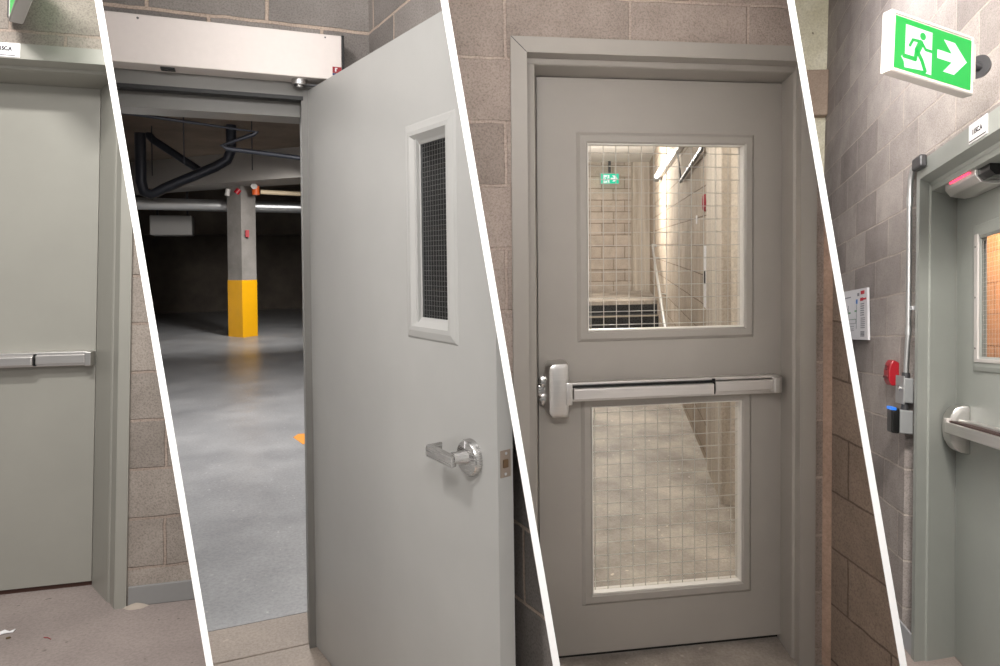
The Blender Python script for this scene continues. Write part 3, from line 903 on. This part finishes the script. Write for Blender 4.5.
# flight of dark steps up to a pale landing
st = thing('staircase', 'flight of black steps under a pale landing beyond the door', 'stairs', M3, (1.5, 6.5, 0))
so = (1.5, 6.5, 0)
SX0, SX1 = .2, 2.27
dk = plain('black_steel_steps', S(16, 17, 18), .5)
tp = [(6.1, .0), (6.1, .16), (6.38, .17), (6.38, .34), (6.68, .35), (6.68, .50), (6.98, .51), (6.98, .645), (8.88, .645), (8.88, 0)]
RWC, RWN = (.41, 1.436, 0), (.951, -.308, 0)
emit('flight', MB().prism(tp, 'x', SX0, SX1).cut(RWC, RWN), dk, st, M3, bay=b, off=so)
for n0, z0 in ((6.09, .16), (6.37, .34), (6.67, .50)):
    emit('nosing', MB().box((SX0, n0, z0), (SX1, n0 + .05, z0 + .018)).cut(RWC, RWN), plain('worn_nosing', S(150, 140, 126), .5), st, M3, bay=b, off=so)
emit('landing', MB().box((SX0, 6.97, .645), (SX1 + .5, 8.88, .70)).cut(RWC, RWN), STAIRFLOOR, st, M3, bay=b, off=so)
hr = thing('handrail', 'slim steel handrail sloping along the stair wall', 'handrail', MW, (4.5, .08, 1.0))
ho = (4.5, .08, 1.0)
emit('rail', MB().tube([(5.69, .02, 1.50), (5.69, .08, 1.51), (3.2, .08, .54)], .020, 10), GALV, hr, MW, bay=b, off=ho, smooth=True)
for s_, z_ in ((5.4, 1.39), (4.3, .965)):
    emit('bracket', MB().tube([(s_, 0, z_ - .06), (s_, .06, z_ - .05), (s_, .08, z_ - .01)], .008, 8), GALV, hr, MW, bay=b, off=ho, smooth=True)
lf = thing('tube_light', 'glowing tube light on the stair wall seen through the glass', 'light', MW, (3.6, .05, 2.38))
lo = (3.6, .05, 2.38)
emit('light_body', MB().box((2.1, .0, 2.40), (5.05, .05, 2.46), .006), WHITEP, lf, MW, bay=b, off=lo)
emit('tube', MB().tube([(2.5, .075, 2.41), (4.75, .075, 2.41)], .028, 12), glow('tube_glow', (1.0, .97, .9, 1), 7.0), lf, MW, bay=b, off=lo, smooth=True)
emit('end_cap', MB().box((4.75, .03, 2.37), (5.1, .10, 2.44), .005), GREYDK, lf, MW, bay=b, off=lo)
tag(emit('conduit', MB().tube([(.64, .03, 2.20), (2.18, .03, 2.10)], .017, 8).tube([(2.18, .03, 2.10), (2.19, .03, 2.16), (2.44, .03, 2.39)], .008, 8), GREYDK, None, MW, (1.4, .03, 2.15), b, True), 'dark conduit running along the stair wall seen through the glass', 'conduit')
al = thing('fire_alarm', 'red fire alarm on the stair wall seen through the glass', 'alarm', MW, (.76, 0, 1.81))
emit('alarm_body', MB().loops([[(.715 + x * .55, y, 1.815 + z) for x, z in [(.035 * r * math.cos(a), .06 * r * math.sin(a)) for a in [2 * math.pi * k / 20 for k in range(20)]]] for r, y in ((1, .006), (1, .016), (.8, .028), (.4, .032))]), RED, al, MW, bay=b, off=(.76, 0, 1.81), smooth=True)
emit('alarm_base', MB().box((.695, .0, 1.76), (.74, .008, 1.87), .004), WHITEP, al, MW, bay=b, off=(.76, 0, 1.81))
pp = thing('wall_notice', 'tall white notice strip with a black box on the stair wall', 'notice', MW, (.68, .015, 1.3))
emit('notice_board', MB().box((.64, .0, 1.09), (.76, .016, 1.52), .003), PAPER, pp, MW, bay=b, off=(.68, .015, 1.3))
emit('black_box', MB().box((.66, .014, 1.26), (.73, .024, 1.345), .003), BLACKG, pp, MW, bay=b, off=(.68, .015, 1.3))
tag(emit('wall_label', MB().box((1.22, .0, 1.685), (1.27, .006, 1.75)), PAPER, None, MW, (1.245, 0, 1.7), b), 'small white label on the stair block wall below the red alarm', 'label')
SG3 = M3 @ Matrix.Translation((1.91, 8.80, 2.565))
SIGN_SAVE = SIGN_GREEN, SIGN_WHITE
SIGN_GREEN = glow('sign_teal_light', (0.0, .62, .36, 1), 1.15)
t = exit_sign('small teal exit sign hanging over the stair landing', SG3, .34, .20, .05, bay=b)
emit('bracket', MB().box((.15, .015, .20), (.19, .035, .404)), GREYDK, t, SG3, bay=b)
SIGN_GREEN, SIGN_WHITE = SIGN_SAVE

# ================================================================== BAY 4: exit sign and access control
b = 4
w = MB().slab(-1.95, 2.6, -.15, 4.6, .012, .2, [(-.15, 1.15, -.2, 2.16)])
struct('wall_front', w, WALL4, M4, b, 'streaky pale block wall under the exit sign', 'wall')
struct('wall_end', MB().slab(-1.4, .2, -.15, 4.6, -2.15, -1.95, axis='x'), STAINC, M4, b, 'stained plaster wall at the end of the exit passage', 'wall')
struct('ceiling_beam', MB().box((-1.95, -1.4, 3.06), (-1.87, .012, 3.42), .01), concrete('rough_beam', S(150, 132, 118), S(176, 158, 142), 4, .9), M4, b, 'rough concrete ledge crossing the stained end wall', 'ledge')
struct('floor', MB().box((-1.95, -1.6, -.05), (2.6, .9, 0)), FLOOR4, M4, b, 'concrete floor before the exit door', 'floor')
struct('baseboard_fourth', MB().box((-1.95, .004, 0), (0, .014, .09), .003), plain('pale_base_paint', S(170, 170, 172), .6), M4, b, 'strip of pale paint at the base of the exit wall', 'baseboard')
jm = [(0, .012), (0, 0), (.037, 0), (.002, .050), (.008, .058), (.004, .064), (-.098, .20), (-.098, .25), (-.14, .25)]
jm = [(-.02, .012), (0, .010), (0, 0), (.037, 0), (.0, .052), (.007, .058), (-.10, .20), (-.10, .25), (-.14, .25), (-.14, .20), (-.04, .06)]
fr = MB().prism(jm, 'z', 0, 2.098)
fr.prism([(.012, 2.180), (0, 2.180), (0, 2.098), (.052, 2.088), (.058, 2.074), (.20, 2.056), (.25, 2.056), (.25, 2.180)], 'x', -.0, 1.15)
fr.prism([(.852, .20), (1.05, .06), (1.10, 0), (1.155, 0), (1.155, .25), (.852, .25)], 'z', 0, 2.098)
struct('trim_4', fr, PAINT4, M4, b, 'cool grey steel frame of the exit door', 'door frame')
struct('trim_5', MB().box((-.12, .06, 2.050), (1.15, .25, 2.175)), PAINT4, M4, b, 'steel backing of the exit door head', 'door frame')
o4 = (.3, .2, 0)
d4 = thing('door_4', 'cool grey steel exit door with a narrow window and silver push bar', 'door', M4, o4, kind='structure')
H4 = (.090, .415, 1.255, 1.870)
emit('door_leaf', MB().slab(-.094, .85, .004, 2.056, .20, .245, [H4]), PAINT4, d4, M4, bay=b, off=o4)
emit('window_bezel', MB().ring(.080, .425, 1.245, 1.880, [(0, .2), (.006, .194), (.022, .190), (.055, .190), (.065, .198), (.065, .204), (.012, .204), (.012, .2)]), PAINT4, d4, M4, bay=b, off=o4)
emit('glazing_stop', MB().box((.113, .186, 1.29), (.147, .194, 1.835), .002).box((.113, .186, 1.285), (.385, .194, 1.30), .002), WHITEP, d4, M4, bay=b, off=o4)
for z in (1.345, 1.56, 1.78):
    emit('screw', MB().disc((.129, .186, z), .005, 'y', -.002, 12), STEEL, d4, M4, bay=b, off=o4)
emit('window_glass', MB().box((.125, .2045, 1.28), (.38, .2085, 1.84)), GLASS, d4, M4, bay=b, off=o4)
wm = MB()
x = .151
while x < .36:
    wm.box((x - .0004, .2060, 1.290), (x + .0004, .2068, 1.830))
    x += .026
z = 1.305
while z < 1.82:
    wm.box((.145, .2060, z - .0006), (.36, .2068, z + .0006))
    z += .020
emit('wire_mesh', wm, WIRE, d4, M4, bay=b, off=o4)
pbar = emit('push_bar', MB().box((.06, .150, .965), (.82, .20, 1.035), .003), ALU, d4, M4, bay=b, off=o4)
emit('push_pad', MB().box((.035, .105, .972), (.82, .151, 1.018), .005), ALU, pbar, M4, bay=b, off=o4)
emit('pad_slot', MB().box((.05, .118, 1.018), (.82, .150, 1.026)), plain('dark_slot', S(60, 40, 36), .6), pbar, M4, bay=b, off=o4)
dprof = [(.20, .890)] + [(.20 - .082 * math.sin(math.pi * k / 16) ** .6, .992 - .102 * math.cos(math.pi * k / 16)) for k in range(1, 16)] + [(.20, 1.094)]
hd = MB().prism(dprof, 'x', -.022, .050, .006)
emit('latch_head', hd, ALU_V, pbar, M4, bay=b, off=o4, smooth=True)
emit('latch_cover', MB().box((.02, .108, .968), (.056, .13, 1.034), .004), WHITEP, pbar, M4, bay=b, off=o4)
# lit room behind the exit door
struct('wall_room_back', MB().slab(-2.6, 1.2, 0, 2.6, .9, 1.0), blocks('orange_lit_block', 'u', 0, .2, .4, 0, S(206, 170, 140), S(212, 178, 150), S(170, 140, 116), .01), M4, b, 'block wall of the lit room seen through the exit door window', 'wall')
struct('ceiling_room', MB().box((-2.6, .25, 2.6), (1.2, 1.0, 2.7)), PLASTER, M4, b, 'ceiling of the lit room behind the exit door', 'ceiling')

# magnetic lock with red light under the head of the frame
mo = (.28, .12, 2.05)
ml = thing('magnetic_lock', 'silver magnetic lock glowing red under the exit door head', 'door lock', M4, mo)
emit('lock_body', MB().prism([(.075, 2.075), (.075, 2.027), (.095, 2.000), (.15, 1.993), (.195, 2.005), (.195, 2.075)], 'x', .11, .40, .003), ALU, ml, M4, bay=b, off=mo)
emit('end_block', MB().prism([(.085, 2.075), (.085, 2.025), (.105, 2.005), (.19, 2.007), (.19, 2.075)], 'x', .40, .50), BLACKG, ml, M4, bay=b, off=mo)
emit('red_light', MB().box((.165, .070, 2.045), (.355, .076, 2.058), .002), glow('red_led', (1.0, .035, .09, 1), 4.0), ml, M4, bay=b, off=mo)
lab = thing('door_label', 'small white number plate on the head of the exit door frame', 'label', M4, (.62, 0, 2.14))
emit('plate', MB().box((.545, -.004, 2.108), (.690, 0, 2.182), .001), PAPER, lab, M4, bay=b, off=(.62, 0, 2.14))
emit('lettering', panel_text(lab, '115C.A', .026, Matrix.Translation((.615, -.0045, 2.145)), INK), INK, lab, M4, bay=b, off=(.62, 0, 2.14))
emit('shadow_line', MB().box((.55, -.005, 2.113), (.688, -.003, 2.117)), INK, lab, M4, bay=b, off=(.62, 0, 2.14))
# exit sign, projecting from the wall on a bracket
SG4 = rotM(M4, (1.091, -.434, 2.190), (.883 - 1.091, -.121 + .434), -.0293)
t = exit_sign('bright green exit sign projecting from the pale block wall', SG4, D=.042, bay=b)
emit('bracket', MB().box((.375, .008, .05), (.395, .036, .19), .003), WHITEP, t, SG4, bay=b)
cn = MB().tube([(.392, .022, .12), (.426, .022, .12)], .016, 12)
cn.disc((.425, .022, .12), .042, 'x', .014, 24, .036)
emit('canopy', cn, GREYDK, t, SG4, bay=b, smooth=True)
# conduit down to the boxes
cd = thing('conduit', 'grey conduit running down the wall from the exit door head', 'conduit', M4, (-.05, 0, 1.1))
off = (-.05, 0, 1.1)
emit('pipe', MB().tube([(.03, -.014, 2.165), (-.01, -.014, 2.155), (-.035, -.014, 2.11), (-.045, -.014, 2.03), (-.045, -.012, 1.40), (-.055, -.012, 1.33), (-.064, -.012, 1.26), (-.068, -.012, 1.215)], .0115, 14), GALV, cd, M4, bay=b, off=off, smooth=True)
emit('elbow_box', MB().box((.020, -.030, 2.135), (.125, -.0, 2.192), .008), GREYDK, cd, M4, bay=b, off=off)
emit('coupling', MB().tube([(-.045, -.013, 2.03), (-.045, -.013, 1.985)], .014, 14), GALV, cd, M4, bay=b, off=off, smooth=True)
emit('coupling', MB().tube([(-.045, -.012, 1.42), (-.046, -.012, 1.385)], .014, 14), GALV, cd, M4, bay=b, off=off, smooth=True)
emit('strap', MB().box((-.075, -.006, 1.50), (-.016, .012, 1.52), .002), GALV, cd, M4, bay=b, off=off)
j1 = thing('junction_box', 'upper grey junction box with a key switch on the conduit', 'junction box', M4, (-.09, 0, 1.13))
off = (-.09, 0, 1.13)
emit('box_body', MB().box((-.142, -.026, 1.078), (-.040, .012, 1.190), .005), GREYBOX, j1, M4, bay=b, off=off)
emit('cover_plate', MB().box((-.150, -.030, 1.070), (-.038, -.025, 1.198), .002), GALV, j1, M4, bay=b, off=off)
emit('key_switch', MB().disc((-.095, -.030, 1.140), .014, 'y', -.006, 18), STEEL, j1, M4, bay=b, off=off)
emit('hub', MB().tube([(-.07, -.012, 1.19), (-.07, -.012, 1.214)], .017, 14), GREYDK, j1, M4, bay=b, off=off, smooth=True)
tag(emit('pipe_nipple', MB().tube([(-.07, -.014, 1.077), (-.07, -.014, 1.046)], .015, 14), GREYDK, None, M4, (-.07, -.014, 1.06), b, True), 'dark pipe nipple joining the two grey junction boxes', 'pipe nipple')
j2 = thing('junction_box', 'lower grey junction box carrying the black card reader', 'junction box', M4, (-.09, 0, .99))
off = (-.09, 0, .99)
emit('box_body', MB().box((-.142, -.043, .940), (-.040, .012, 1.045), .005), GREYBOX, j2, M4, bay=b, off=off)
cr = thing('card_reader', 'black card reader with a blue light on the lower grey box', 'card reader', M4, (-.06, -.06, .99))
off = (-.06, -.06, .99)
emit('reader_body', MB().box((-.105, -.078, .938), (-.036, -.044, 1.052), .007), BLACKG, cr, M4, bay=b, off=off)
emit('blue_light', MB().box((-.106, -.0795, 1.040), (-.035, -.058, 1.054), .003), glow('blue_led', (.03, .26, 1.0, 1), .8), cr, M4, bay=b, off=off)
fa = thing('fire_alarm', 'red fire alarm station on the block wall by the grey box', 'alarm', M4, (-.28, 0, 1.2))
off = (-.28, 0, 1.2)
emit('alarm_body', MB().prism([(.012, 1.255), (-.014, 1.268), (-.026, 1.25), (-.034, 1.21), (-.032, 1.165), (-.020, 1.142), (.012, 1.148)], 'x', -.315, -.235, .005), RED, fa, M4, bay=b, off=off)
emit('alarm_handle', MB().box((-.305, -.040, 1.176), (-.245, -.030, 1.188), .003).box((-.29, -.036, 1.215), (-.262, -.028, 1.24), .002), plain('dark_red', S(92, 14, 22), .4), fa, M4, bay=b, off=off)
# evacuation plan
ev = thing('evacuation_plan', 'white evacuation plan sheet fixed to the block wall', 'notice', M4, (-.9, 0, 1.5))
off = (-.9, 0, 1.5)
emit('sheet', MB().prism([(-1.40, 1.372), (-.688, 1.365), (-.722, 1.660), (-1.42, 1.675)], 'y', -.006, .006), PAPER, ev, M4, bay=b, off=off)
def marks(name, mat, rects):
    for (x0, x1, z0, z1) in rects:
        emit(name, MB().box((x0, -.0072, z0), (x1, -.0058, z1)), mat, ev, M4, bay=b, off=off)
marks('lettering', plain('red_print', S(206, 40, 60), .6), [(-.84, -.77, 1.628, 1.648), (-.85, -.79, 1.590, 1.608), (-.785, -.735, 1.594, 1.604)])
marks('lettering', plain('grey_print', S(140, 140, 146), .6), [(-1.22, -1.05, 1.622, 1.628), (-.91, -.87, 1.622, 1.640)] + [(-.84, -.77, 1.57 - k * .013, 1.575 - k * .013) for k in range(6)] + [(-.83 , -.75, 1.488 - k * .011, 1.492 - k * .011) for k in range(6)] + [(-.83, -.755, 1.385 + k * .008, 1.390 + k * .008) for k in range(4)])
marks('lettering', plain('blue_print', S(70, 130, 200), .6), [(-.935, -.905, 1.578, 1.604)])
marks('lettering', plain('green_print', S(90, 160, 100), .6), [(-1.09, -1.05, 1.525, 1.533), (-.96, -.92, 1.532, 1.540), (-1.12, -1.09, 1.463, 1.470), (-1.02, -.94, 1.486, 1.489)])
pl = [(-1.10, -1.095, 1.525, 1.575), (-1.20, -1.12, 1.552, 1.555), (-.92, -.915, 1.43, 1.58)]
pl += [(-1.18, -.93, 1.487, 1.489), (-1.18, -.93, 1.462, 1.464), (-1.18, -1.175, 1.462, 1.489), (-.935, -.93, 1.462, 1.489), (-1.06, -.97, 1.430, 1.432), (-1.06, -.97, 1.445, 1.447), (-1.06, -.97, 1.42, 1.422)]
marks('plan_pattern', plain('plan_print', S(120, 124, 128), .6), pl)
for oo in list(bpy.data.objects):
    if '_m' in oo.keys():
        del oo['_m']
